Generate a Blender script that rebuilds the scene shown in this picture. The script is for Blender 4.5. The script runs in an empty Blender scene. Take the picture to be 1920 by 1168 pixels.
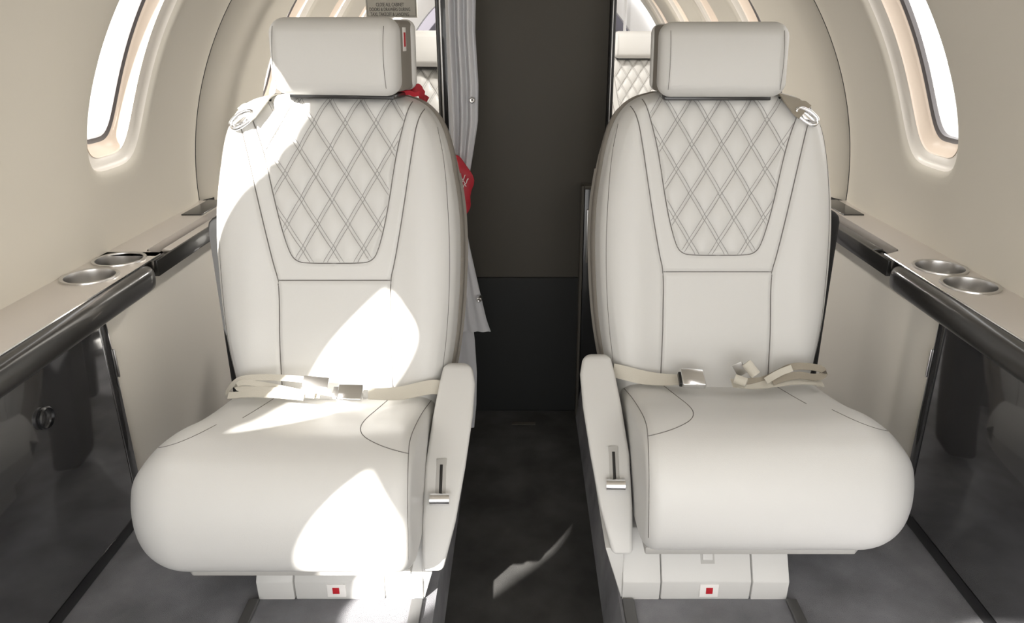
import bpy, bmesh, math
import numpy as np
from mathutils import Vector, Matrix
from mathutils.bvhtree import BVHTree

scn = bpy.context.scene
COL = scn.collection
# ------------------------------------------------------------------ camera
FPX = 1400.0
PITCH = math.atan(534 / FPX)
CT, ST = math.cos(PITCH), math.sin(PITCH)
CAM = Vector((0, 0, 0.9))
cd = bpy.data.cameras.new('camera')
cd.sensor_width = 36.0
cd.lens = FPX / 1920 * 36
cd.shift_x = -20 / 1920
cd.clip_start = 0.02
cam = bpy.data.objects.new('camera', cd)
cam.location = CAM
cam.rotation_euler = (math.pi / 2 - PITCH, 0, 0)
COL.objects.link(cam)
scn.camera = cam
# ------------------------------------------------------------------ world, sun, exposure
w = bpy.data.worlds.new('World'); scn.world = w; w.use_nodes = True
bg = w.node_tree.nodes['Background']
bg.inputs[0].default_value = (1.0, 0.99, 0.975, 1)
bg.inputs[1].default_value = 2.6
sd = bpy.data.lights.new('sun', 'SUN')
sd.energy = 16.0
sd.angle = math.radians(0.9)
sd.color = (1.0, 0.96, 0.9)
sun = bpy.data.objects.new('sun', sd)
SUN_DIR = Vector((0.26, 0.46, -0.35)).normalized()
sun.rotation_euler = SUN_DIR.to_track_quat('-Z', 'Y').to_euler()
sun.location = (-3, -4, 4)
COL.objects.link(sun)
scn.view_settings.view_transform = 'Standard'
scn.view_settings.look = 'None'
scn.view_settings.gamma = 1.0
scn.view_settings.use_curve_mapping = False
scn.view_settings.exposure = 0.68
scn.cycles.max_bounces = 12
scn.cycles.diffuse_bounces = 6
scn.cycles.transparent_max_bounces = 16

# ------------------------------------------------------------------ helpers
def ray(px, py):
    u = (px - 980) / FPX; v = (584 - py) / FPX
    return Vector((u, CT + v * ST, -ST + v * CT))
def aty(px, py, y):
    d = ray(px, py); return CAM + d * (y / d.y)
def atz(px, py, z):
    d = ray(px, py); return CAM + d * ((z - CAM.z) / d.z)

def srgb(r, g, b):
    f = lambda c: ((c / 255 + .055) / 1.055) ** 2.4 if c > 10 else c / 255 / 12.92
    return (f(r), f(g), f(b), 1)

def mat(name, col, rough=.5, metal=0.0, coat=0.0, bump=None, var=None, sheen=0, spec=.5):
    m = bpy.data.materials.new(name); m.use_nodes = True
    nt = m.node_tree; p = nt.nodes['Principled BSDF']
    p.inputs['Base Color'].default_value = col
    p.inputs['Roughness'].default_value = rough
    p.inputs['Metallic'].default_value = metal
    p.inputs['Coat Weight'].default_value = coat
    p.inputs['Coat Roughness'].default_value = .05
    p.inputs['Specular IOR Level'].default_value = spec
    if sheen: p.inputs['Sheen Weight'].default_value = sheen
    tc = nt.nodes.new('ShaderNodeTexCoord')
    if bump:
        kind, scale, strength, dist = bump
        t = nt.nodes.new('ShaderNodeTexVoronoi' if kind == 'voronoi' else 'ShaderNodeTexNoise')
        t.inputs['Scale'].default_value = scale
        if kind == 'noise': t.inputs['Detail'].default_value = 6
        b = nt.nodes.new('ShaderNodeBump')
        b.inputs['Strength'].default_value = strength; b.inputs['Distance'].default_value = dist
        nt.links.new(tc.outputs['Object'], t.inputs['Vector'])
        nt.links.new(t.outputs[0], b.inputs['Height'])
        nt.links.new(b.outputs[0], p.inputs['Normal'])
    if var:
        scale, amt = var
        n = nt.nodes.new('ShaderNodeTexNoise'); n.inputs['Scale'].default_value = scale
        n.inputs['Detail'].default_value = 5
        r = nt.nodes.new('ShaderNodeValToRGB')
        r.color_ramp.elements[0].position = .3; r.color_ramp.elements[1].position = .7
        r.color_ramp.elements[0].color = tuple(c * (1 - amt) for c in col[:3]) + (1,)
        r.color_ramp.elements[1].color = tuple(min(1, c * (1 + amt)) for c in col[:3]) + (1,)
        nt.links.new(tc.outputs['Object'], n.inputs['Vector'])
        nt.links.new(n.outputs[0], r.inputs[0]); nt.links.new(r.outputs[0], p.inputs['Base Color'])
    return m

M = {
 'leather': mat('cream_leather', (.612, .606, .588, 1), .42, bump=('voronoi', 900, .12, .0006), spec=.4),
 'shell': mat('taupe_shell', (.22, .20, .175, 1), .6),
 'stitch': mat('grey_stitching', (.30, .29, .28, 1), .8),
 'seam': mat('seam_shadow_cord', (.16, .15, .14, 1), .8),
 'wall': mat('warm_cabin_lining', (.585, .55, .48, 1), .75, bump=('noise', 250, .05, .001)),
 'sidepanel': mat('beige_side_panel', (.70, .665, .60, 1), .5),
 'ceil': mat('ceiling_lining', (.62, .58, .51, 1), .8),
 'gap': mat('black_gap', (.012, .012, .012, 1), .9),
 'reveal': mat('cream_window_surround', (.86, .82, .76, 1), .35),
 'shade': mat('peach_window_cassette', (.78, .66, .55, 1), .4),
 'seal': mat('dark_window_seal', (.12, .11, .11, 1), .5),
 'ledge': mat('champagne_ledge_top', (.55, .51, .47, 1), .33, .25, coat=.3),
 'dark': mat('gloss_black_nosing', (.022, .021, .020, 1), .30, coat=.35),
 'cab': mat('gloss_charcoal_cabinet', (.045, .045, .047, 1), .07, coat=1.0, spec=.8),
 'chrome': mat('polished_chrome', (.85, .85, .86, 1), .12, 1.0),
 'steel': mat('brushed_steel', (.62, .61, .60, 1), .28, 1.0),
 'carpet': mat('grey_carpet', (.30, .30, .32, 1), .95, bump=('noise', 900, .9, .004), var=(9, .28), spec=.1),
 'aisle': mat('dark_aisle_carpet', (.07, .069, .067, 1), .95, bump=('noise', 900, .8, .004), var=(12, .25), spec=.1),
 'rail': mat('grey_seat_rail', (.13, .13, .13, 1), .5, .3),
 'taupe': mat('dark_taupe_partition', (.062, .056, .046, 1), .7),
 'char': mat('charcoal_partition', (.015, .016, .016, 1), .8),
 'black': mat('black_trim', (.01, .01, .011, 1), .3, coat=.4),
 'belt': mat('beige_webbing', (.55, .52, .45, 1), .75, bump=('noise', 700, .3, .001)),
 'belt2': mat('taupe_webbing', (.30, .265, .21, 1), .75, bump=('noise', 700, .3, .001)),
 'curtain': mat('white_curtain_cloth', (.60, .60, .62, 1), .85, bump=('noise', 400, .1, .001)),
 'red': mat('red_cloth', (.42, .015, .03, 1), .55),
 'white': mat('white_print', (.8, .78, .76, 1), .6),
 'stickred': mat('red_print', (.45, .01, .02, 1), .5),
 'plac': mat('grey_placard', (.70, .68, .62, 1), .5),
 'ink': mat('dark_ink', (.10, .095, .085, 1), .7),
 'purple': mat('dark_plum_bulkhead', (.07, .065, .08, 1), .6),
 'arch': mat('white_arch', (.85, .85, .86, 1), .4),
 'tarmac': mat('pale_apron', (.20, .20, .195, 1), .9, var=(.4, .1)),
 'greypad': mat('grey_slot_plate', (.42, .41, .39, 1), .5),
}
gm = bpy.data.materials.new('clear_pane'); gm.use_nodes = True
nt = gm.node_tree; nt.nodes.remove(nt.nodes['Principled BSDF'])
tr = nt.nodes.new('ShaderNodeBsdfTransparent'); tr.inputs[0].default_value = (.95, .95, .95, 1)
gl = nt.nodes.new('ShaderNodeBsdfGlossy'); gl.inputs['Roughness'].default_value = .02
mx = nt.nodes.new('ShaderNodeMixShader')
mx.inputs[0].default_value = .06; nt.links.new(tr.outputs[0], mx.inputs[1]); nt.links.new(gl.outputs[0], mx.inputs[2])
nt.links.new(mx.outputs[0], nt.nodes['Material Output'].inputs[0])
M['glass'] = gm
em = mat('fill_glow', (.9, .88, .82, 1), .4); em.node_tree.nodes['Principled BSDF'].inputs['Emission Color'].default_value = (1, .95, .86, 1)
em.node_tree.nodes['Principled BSDF'].inputs['Emission Strength'].default_value = 3.0
M['glow'] = em  # glowing disc of the added fill lights
M['cab'].node_tree.nodes['Principled BSDF'].inputs['Coat IOR'].default_value = 1.9

def mesh(name, V, F, m, parent=None, smooth=35, weld=False):
    me = bpy.data.meshes.new(name)
    me.from_pydata([tuple(v) for v in V], [], [tuple(f) for f in F])
    bm = bmesh.new(); bm.from_mesh(me)
    if weld: bmesh.ops.remove_doubles(bm, verts=bm.verts, dist=1e-5)
    bmesh.ops.recalc_face_normals(bm, faces=bm.faces)
    if smooth:
        th = math.radians(smooth)
        for f in bm.faces: f.smooth = True
        for e in bm.edges:
            e.smooth = not (len(e.link_faces) == 2 and e.calc_face_angle(0) > th)
    bm.to_mesh(me); bm.free()
    me.materials.append(M[m])
    o = bpy.data.objects.new(name, me); COL.objects.link(o)
    if parent is not None:
        o.parent = parent
        o.matrix_parent_inverse = parent_inv(parent)
    return o
def parent_inv(p):
    mt = Matrix.Identity(4)
    chain = []
    q = p
    while q is not None: chain.append(q); q = q.parent
    for q in reversed(chain):
        mt = mt @ q.matrix_parent_inverse @ Matrix.Translation(q.location)
    return mt.inverted()
def thing(name, label, cat, loc, group=None):
    o = bpy.data.objects.new(name, None); o.location = loc; o.empty_display_size = .05
    COL.objects.link(o); o['label'] = label; o['category'] = cat
    if group: o['group'] = group
    return o
def struct(o): o['kind'] = 'structure'; return o

def box(x0, x1, y0, y1, z0, z1, bev=0, seg=3):
    bm = bmesh.new(); bmesh.ops.create_cube(bm, size=1)
    for v in bm.verts:
        v.co = Vector(((x0 + x1) / 2 + v.co.x * (x1 - x0), (y0 + y1) / 2 + v.co.y * (y1 - y0), (z0 + z1) / 2 + v.co.z * (z1 - z0)))
    if bev: bmesh.ops.bevel(bm, geom=bm.edges[:], offset=bev, segments=seg, profile=.5, affect='EDGES')
    V = [v.co.copy() for v in bm.verts]; F = [[v.index for v in f.verts] for f in bm.faces]
    bm.free(); return V, F
def extr(prof, axis_pts, bev=0, seg=2):
    """closed profile list of Vectors extruded to a second list; bevelled"""
    n = len(prof); bm = bmesh.new()
    a = [bm.verts.new(p) for p in prof]; b = [bm.verts.new(p) for p in axis_pts]
    bm.faces.new(a); bm.faces.new(list(reversed(b)))
    for i in range(n): bm.faces.new((a[i], b[i], b[(i + 1) % n], a[(i + 1) % n]))
    if bev: bmesh.ops.bevel(bm, geom=bm.edges[:], offset=bev, segments=seg, profile=.5, affect='EDGES')
    bm.verts.index_update()
    V = [v.co.copy() for v in bm.verts]; F = [[v.index for v in f.verts] for f in bm.faces]
    bm.free(); return V, F
def join(*parts):
    V, F = [], []
    for v, f in parts:
        k = len(V); V += list(v); F += [[i + k for i in q] for q in f]
    return V, F
def tube(pts, r, n=6, closed=False, caps=True):
    pts = [Vector(p) for p in pts]; V, F = [], []
    m = len(pts); up = Vector((0.13, 0.31, 1)).normalized()
    for i, p in enumerate(pts):
        a = pts[(i - 1) % m] if (closed or i > 0) else p
        b = pts[(i + 1) % m] if (closed or i < m - 1) else p
        t = (b - a).normalized()
        s = t.cross(up)
        if s.length < .05: s = t.cross(Vector((1, .2, 0)))
        s.normalize(); q = t.cross(s)
        for k in range(n):
            an = 2 * math.pi * k / n
            V.append(p + r * (math.cos(an) * s + math.sin(an) * q))
    for i in range(m if closed else m - 1):
        j = (i + 1) % m
        for k in range(n):
            l = (k + 1) % n
            F.append((i * n + k, i * n + l, j * n + l, j * n + k))
    if not closed and caps:
        F.append(tuple(range(n))); F.append(tuple((m - 1) * n + k for k in reversed(range(n))))
    return V, F
def ribbon(pts, sides, wid, th=.0016):
    """strap: polyline with a width direction per point"""
    pts = [Vector(p) for p in pts]; V, F = [], []; m = len(pts)
    for i, p in enumerate(pts):
        t = (pts[min(i + 1, m - 1)] - pts[max(i - 1, 0)]).normalized()
        s = Vector(sides[i]); s = (s - t * s.dot(t)).normalized(); n = t.cross(s)
        for a, b in ((-1, -1), (1, -1), (1, 1), (-1, 1)):
            V.append(p + s * (a * wid / 2) + n * (b * th / 2))
    for i in range(m - 1):
        for k in range(4):
            l = (k + 1) % 4
            F.append((i * 4 + k, i * 4 + l, i * 4 + 4 + l, i * 4 + 4 + k))
    F.append((0, 1, 2, 3)); F.append(tuple((m - 1) * 4 + k for k in (3, 2, 1, 0)))
    return V, F
def chaikin(P, n=2, closed=False):
    P = [tuple(p) for p in P]
    for _ in range(n):
        Q = []
        m = len(P)
        rng = range(m) if closed else range(m - 1)
        if not closed: Q.append(P[0])
        for i in rng:
            a, b = P[i], P[(i + 1) % m]
            Q.append(tuple(.75 * x + .25 * y for x, y in zip(a, b)))
            Q.append(tuple(.25 * x + .75 * y for x, y in zip(a, b)))
        if not closed: Q.append(P[-1])
        P = Q
    return P
def resample(P, n):
    P = np.array([tuple(p) for p in P], float)
    s = np.r_[0, np.cumsum(np.linalg.norm(np.diff(P, axis=0), axis=1))]
    t = np.linspace(0, s[-1], n)
    return np.stack([np.interp(t, s, P[:, k]) for k in range(P.shape[1])], 1)
def lathe(c, prof, n=32):
    V, F = [], []
    for r, z in prof:
        for k in range(n):
            a = 2 * math.pi * k / n; V.append(Vector((c[0] + r * math.cos(a), c[1] + r * math.sin(a), z)))
    for i in range(len(prof) - 1):
        for k in range(n):
            l = (k + 1) % n; F.append((i * n + k, i * n + l, (i + 1) * n + l, (i + 1) * n + k))
    return V, F
def dist_polyline(P, L):
    """P (N,2), L (M,2): distance to polyline"""
    best = np.full(len(P), 1e9)
    for a, b in zip(L[:-1], L[1:]):
        ab = b - a; q = ab @ ab
        if q < 1e-14: continue
        t = np.clip(((P - a) @ ab) / q, 0, 1)
        d = np.linalg.norm(P - (a + t[:, None] * ab), axis=1)
        best = np.minimum(best, d)
    return best

# ------------------------------------------------------------------ cabin shell
R, ZC = 0.837, 0.476
def cyl(side, y, th, r=R):
    return Vector((side * r * math.cos(th), y, ZC + r * math.sin(th)))
D = math.radians
TH0, TH1 = D(4), D(56)
WTH, WHT, WHY = D(29.4), D(18.9), .122
WIN_Y = [-.05, .42, .94, 1.526]
EDGES = [-.24, .20, .68, 1.24, 1.782]
YEND = -.75
NY, NT = 24, 26
def sup(phi, n=4.0):
    c, s = math.cos(phi), math.sin(phi)
    return (abs(c) ** n + abs(s) ** n) ** (-1 / n)
def hole_pt(yc, phi, ky=1.0, kt=1.0, dy=0, dr=R):
    q = sup(phi)
    return yc + dy + WHY * ky * q * math.cos(phi), WTH + WHT * kt * q * math.sin(phi)
def cell(side, yc, ya=None, yb=None, rr=R):
    if ya is None: ya, yb = yc - .255, yc + .255
    B = []
    for i in range(NY): B.append((ya + (yb - ya) * i / NY, TH0))
    for i in range(NT): B.append((yb, TH0 + (TH1 - TH0) * i / NT))
    for i in range(NY): B.append((yb - (yb - ya) * i / NY, TH1))
    for i in range(NT): B.append((ya, TH1 - (TH1 - TH0) * i / NT))
    phis = [math.atan2((t - WTH) / WHT, (y - yc) / WHY) for y, t in B]
    V, F = [], []; n = len(B)
    rings = [(0, .012, 1.0), (0, .006, 1.015), (0, .002, 1.045), (0, 0, 1.10), (.25, 0, 1.10), (.5, 0, 1.1), (.75, 0, 1.1), (1, 0, 1)]
    for f, dr, k in rings:
        for (y, t), ph in zip(B, phis):
            hy, ht = hole_pt(yc, ph, k, k)
            V.append(cyl(side, hy + (y - hy) * f, ht + (t - ht) * f, rr + dr))
    for i in range(len(rings) - 1):
        for k in range(n):
            l = (k + 1) % n; F.append((i * n + k, i * n + l, (i + 1) * n + l, (i + 1) * n + k))
    return V, F
def patch(side, ys, ts, rf=lambda y: R):
    V = [cyl(side, y, t, rf(y)) for y in ys for t in ts]; nt_ = len(ts)
    F = [(i * nt_ + j, i * nt_ + j + 1, (i + 1) * nt_ + j + 1, (i + 1) * nt_ + j) for i in range(len(ys) - 1) for j in range(nt_ - 1)]
    return V, F
def lin(a, b, n): return [a + (b - a) * i / n for i in range(n + 1)]
Y0, Y1 = EDGES[0], EDGES[-1]
SEAM = 1.935
ys_main = sum([lin(a, b, NY)[:-1] for a, b in zip(EDGES[:-1], EDGES[1:])], []) + [Y1]
ys_rear = lin(YEND, Y0, 30)
ys_roll = lin(Y1, SEAM, 16)
def roll(y): 
    q = max(0, (y - (SEAM - .09)) / .09); return R + .012 * q ** 2.2
FAR_WIN = [2.53, 3.04, 3.55, 4.06]
ys_far_a = lin(SEAM + .018, FAR_WIN[0] - .255, 16)
def roll2(y):
    q = max(0, (SEAM + .138 - y) / .12); return R + .045 * q ** 2.0
ys_far = lin(FAR_WIN[0] - .255, FAR_WIN[-1] + .255, NY * 4)
tw = lin(TH0, TH1, NT); tl = lin(D(-2), TH0, 3)
for side, nm in ((-1, 'left'), (1, 'right')):
    P = [cell(side, y, a, b) for y, a, b in zip(WIN_Y, EDGES[:-1], EDGES[1:])] + [patch(side, ys_rear, tl), patch(side, ys_rear, tw), patch(side, ys_main, tl), patch(side, ys_roll, tl, roll), patch(side, ys_roll, tw, roll)]
    struct(mesh('wall_' + nm, *join(*P), 'wall', weld=True, smooth=50))
    P = [cell(side, y) for y in FAR_WIN] + [patch(side, ys_far, tl), patch(side, ys_far_a, tl, roll2), patch(side, ys_far_a, tw, roll2)]
    struct(mesh('wall_' + nm + '_forward', *join(*P), 'wall', weld=True, smooth=50))
tc = lin(TH1, D(124), 34)
struct(mesh('ceiling', *join(patch(1, ys_rear, tc), patch(1, ys_main, tc), patch(1, ys_roll, tc, roll)), 'ceil', weld=True))
struct(mesh('ceiling_forward', *join(patch(1, ys_far, tc), patch(1, ys_far_a, tc, roll2)), 'ceil', weld=True))
# dark joint behind the two lining sections
V, F = [], []
ts = lin(D(-4), D(184), 94)
rng = [(SEAM - .004, R + .0105), (SEAM - .004, R + .07), (SEAM + .03, R + .07), (SEAM + .03, R + .044), (SEAM, R + .028), (SEAM, R + .0105), (SEAM - .004, R + .0105)]
for y, r in rng:
    for t in ts: V.append(cyl(1, y, t, r))
n = len(ts)
for i in range(len(rng) - 1):
    for k in range(n - 1): F.append((i * n + k, i * n + k + 1, (i + 1) * n + k + 1, (i + 1) * n + k))
struct(mesh('trim_1', V, F, 'gap'))

win_no = 0
def window(side, yc, no, gy=.62, gt=.84, q=.8, dth=0.0):
    """surround, cassette, seal and clear pane of one cabin window"""
    n = 160; phis = [2 * math.pi * k / n for k in range(n)]
    def rings(L):
        V, F = [], []
        for ky, kt, dr in L:
            for ph in phis:
                y, t = hole_pt(yc, ph, ky, kt); t += D(dth) * min(1, max(0, (dr - .010) / (.04 * q))); V.append(cyl(side, y, t, R + dr))
        for i in range(len(L) - 1):
            for k in range(n):
                l = (k + 1) % n; F.append((i * n + k, i * n + l, (i + 1) * n + l, (i + 1) * n + k))
        return V, F
    # gy, gt: half sizes of the pane relative to the opening; q scales the depth of the well
    L1 = [(1.0, 1.0, .012), (.985, .99, .017 * q + .003), (.93, .965, .024 * q + .002), (.5 * (gy + 1) - .02, .5 * (gt + 1) , .031 * q), (.5 * (gy + 1) - .03, .5 * (gt + 1) - .004, .034 * q)]
    e = L1[-1]
    L2 = [(e[0] + .004, e[1] + .002, .030 * q), (e[0], e[1], .036 * q), (gy + .05, gt + .03, .054 * q), (gy, gt, .060 * q), (gy, gt, .066 * q)]
    root = struct(mesh('window_%d' % no, *rings(L1), 'reveal', smooth=60))
    mesh('window_frame', *rings(L2), 'shade', root, smooth=60)
    mesh('window_seal', *rings([(gy + .004, gt + .004, .059 * q), (gy - .02, gt - .008, .062 * q), (gy - .045, gt - .024, .064 * q), (gy - .045, gt - .024, .075 * q)]), 'seal', root, smooth=60)
    V, F = [], []
    for kk in (1, .75, .5, .25):
        for ph in phis:
            y, t = hole_pt(yc, ph, gy * kk, gt * kk); t += D(dth); V.append(cyl(side, y, t, R + .068 * q))
    for i in range(3):
        for k in range(n):
            l = (k + 1) % n; F.append((i * n + k, i * n + l, (i + 1) * n + l, (i + 1) * n + k))
    F.append(tuple(3 * n + k for k in range(n)))
    mesh('window_pane', V, F, 'glass', root)
    # outer skin between pane and hull: closes the well
    V, F = [], []
    for ky, kt, dr in ((gy - .01, gt - .01, .075 * q), (1.05, 1.05, .075 * q + .004), (1.1, 1.1, .0005)):
        for ph in phis:
            y, t = hole_pt(yc, ph, ky, kt); t += D(dth) * (ky < 1); V.append(cyl(side, y, t, R + dr))
    for i in range(2):
        for k in range(n):
            l = (k + 1) % n; F.append((i * n + k, i * n + l, (i + 1) * n + l, (i + 1) * n + k))
    mesh('well_liner', V, F, 'seal', root)
for side in (-1, 1):
    for y in WIN_Y + FAR_WIN:
        win_no += 1; window(side, y, win_no, *{-.05: (1.0, .49, .8, -2.9), .42: (.84, .52, .8, 1.8), .94: (.84, .95, .8, -1.0)}.get(y, ()))

# two added fill lights, out of view, to brighten the forward cabin
for ly in (2.35, 3.3):
    t = thing('fill_light', 'small round fill light added out of view beyond the dark partition, ' + ('nearer one just past it' if ly < 3 else 'farther one by the white arch'), 'light', (0, ly, 1.305), 'added fill lights beyond the partition')
    mesh('fill_housing', *lathe((0, ly), [(.001, 1.302), (.052, 1.302), (.056, 1.298), (.056, 1.288), (.050, 1.285)], 32), 'steel', t)
    mesh('fill_diffuser', *lathe((0, ly), [(.050, 1.287), (.001, 1.286)], 32), 'glow', t)
    ad = bpy.data.lights.new('fill_lamp', 'AREA'); ad.shape = 'DISK'; ad.size = .1; ad.energy = 7; ad.color = (1, .95, .88)
    ao = bpy.data.objects.new('fill_lamp', ad); ao.location = (0, ly, 1.280); COL.objects.link(ao); ao.parent = t; ao.matrix_parent_inverse = parent_inv(t)

# floor: two raised side floors, a dropped aisle
AZ = -.12
for s, nm in ((-1, 'left'), (1, 'right')):
    e_ = .016 if s < 0 else 0
    pr = [(.162 - e_, 0), (.165 - e_, -.004), (.148 - e_ * .3, AZ), (.148, AZ - .03), (.86, AZ - .03), (.86, 0)]
    V, F = extr([Vector((s * x, YEND, z)) for x, z in pr], [Vector((s * x, 4.7, z)) for x, z in pr])
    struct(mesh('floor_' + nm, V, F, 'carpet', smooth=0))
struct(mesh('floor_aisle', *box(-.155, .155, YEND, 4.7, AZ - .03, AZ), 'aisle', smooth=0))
# lower side panels, and lining below the forward windows
for s, nm in ((-1, 2), (1, 3)):
    pr = [(.752, .001), (.752, .432), (.80, .44), (.80, .001)]
    V, F = extr([Vector((s * x, 1.237, z)) for x, z in pr], [Vector((s * x, 1.93, z)) for x, z in pr], .003)
    struct(mesh('trim_%d' % nm, V, F, 'sidepanel'))
    V, F = box(min(s * .80, s * .838), max(s * .80, s * .838), 1.96, 4.7, 0, ZC - .02)
    struct(mesh('trim_%d' % (nm + 2), V, F, 'sidepanel'))
    # outer skin keeping daylight out below the lining
    V, F = box(min(s * .845, s * .86), max(s * .845, s * .86), YEND, 4.7, AZ, ZC - .012)
    struct(mesh('trim_%d' % (nm + 4), V, F, 'gap'))
# far end bulkhead and its arch
V = [cyl(1, 4.6, t, R + .02) for t in lin(D(0), D(180), 40)] + [Vector((-.857, 4.6, AZ)), Vector((.857, 4.6, AZ))]
struct(mesh('wall_far', V, [tuple(range(len(V)))], 'purple', smooth=0))
V, F = [], []
pr = [(4.35, .71), (4.35, .84), (4.42, .84), (4.42, .71)]
for y, r in pr + pr[:1]:
    for t in ts: V.append(cyl(1, y, t, r))
for i in range(4):
    for k in range(len(ts) - 1): F.append((i * n + k, i * n + k + 1, (i + 1) * n + k + 1, (i + 1) * n + k))
struct(mesh('trim_8', V, F, 'arch'))

# centre partition: taupe upper panel, charcoal lower panel, black posts
ptop = 1.285
o = struct(mesh('wall_center', *box(-.165, .205, 1.885, 1.915, .278, ptop, .002), 'taupe'))
o2 = mesh('lower_panel', *box(-.165, .205, 1.882, 1.915, AZ, .277, .002), 'char', o)
p = struct(mesh('trim_9', *box(-.200, -.166, 1.83, 1.93, 0.0, ptop, .008), 'black'))
mesh('edge_strip', *box(-.190, -.186, 1.827, 1.832, 0.0, ptop, .001), 'steel', p)
p = struct(mesh('trim_10', *box(.2052, .2175, 1.86, 1.93, 0.0, ptop, .004), 'black'))
mesh('edge_strip', *box(.2085, .2105, 1.857, 1.861, .0, ptop, .0008), 'steel', p)
# lower black part beside the partition behind the seats
V, F = box(.2176, .42, 1.89, 1.93, 0.0, .60, .01)
struct(mesh('trim_11', V, F, 'char'))
V, F = box(-.45, -.2005, 1.89, 1.93, 0.0, .60, .01)
struct(mesh('trim_12', V, F, 'char'))

t = thing('wall_cabinet', 'black narrow cabinet on the dark partition behind the right seat', 'cabinet', (.18, 1.87, AZ))
mesh('side_frame', *box(.147, .154, 1.845, 1.884, AZ, .53, .001), 'taupe', t)
mesh('top_frame', *box(.1542, .2048, 1.845, 1.884, .5222, .53, .001), 'taupe', t)
mesh('door', *box(.155, .2045, 1.852, 1.8835, AZ + .002, .5215, .002), 'black', t)
mesh('door_handle', *box(.162, .166, 1.842, 1.852, .33, .47, .001), 'steel', t)
o = mesh('threshold_plate', *box(-.03, .035, 1.80, 1.815, AZ, AZ + .003, .001), 'taupe')
o['label'] = 'small tan metal strip on the aisle floor before the dark partition'; o['category'] = 'floor strip'

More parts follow.
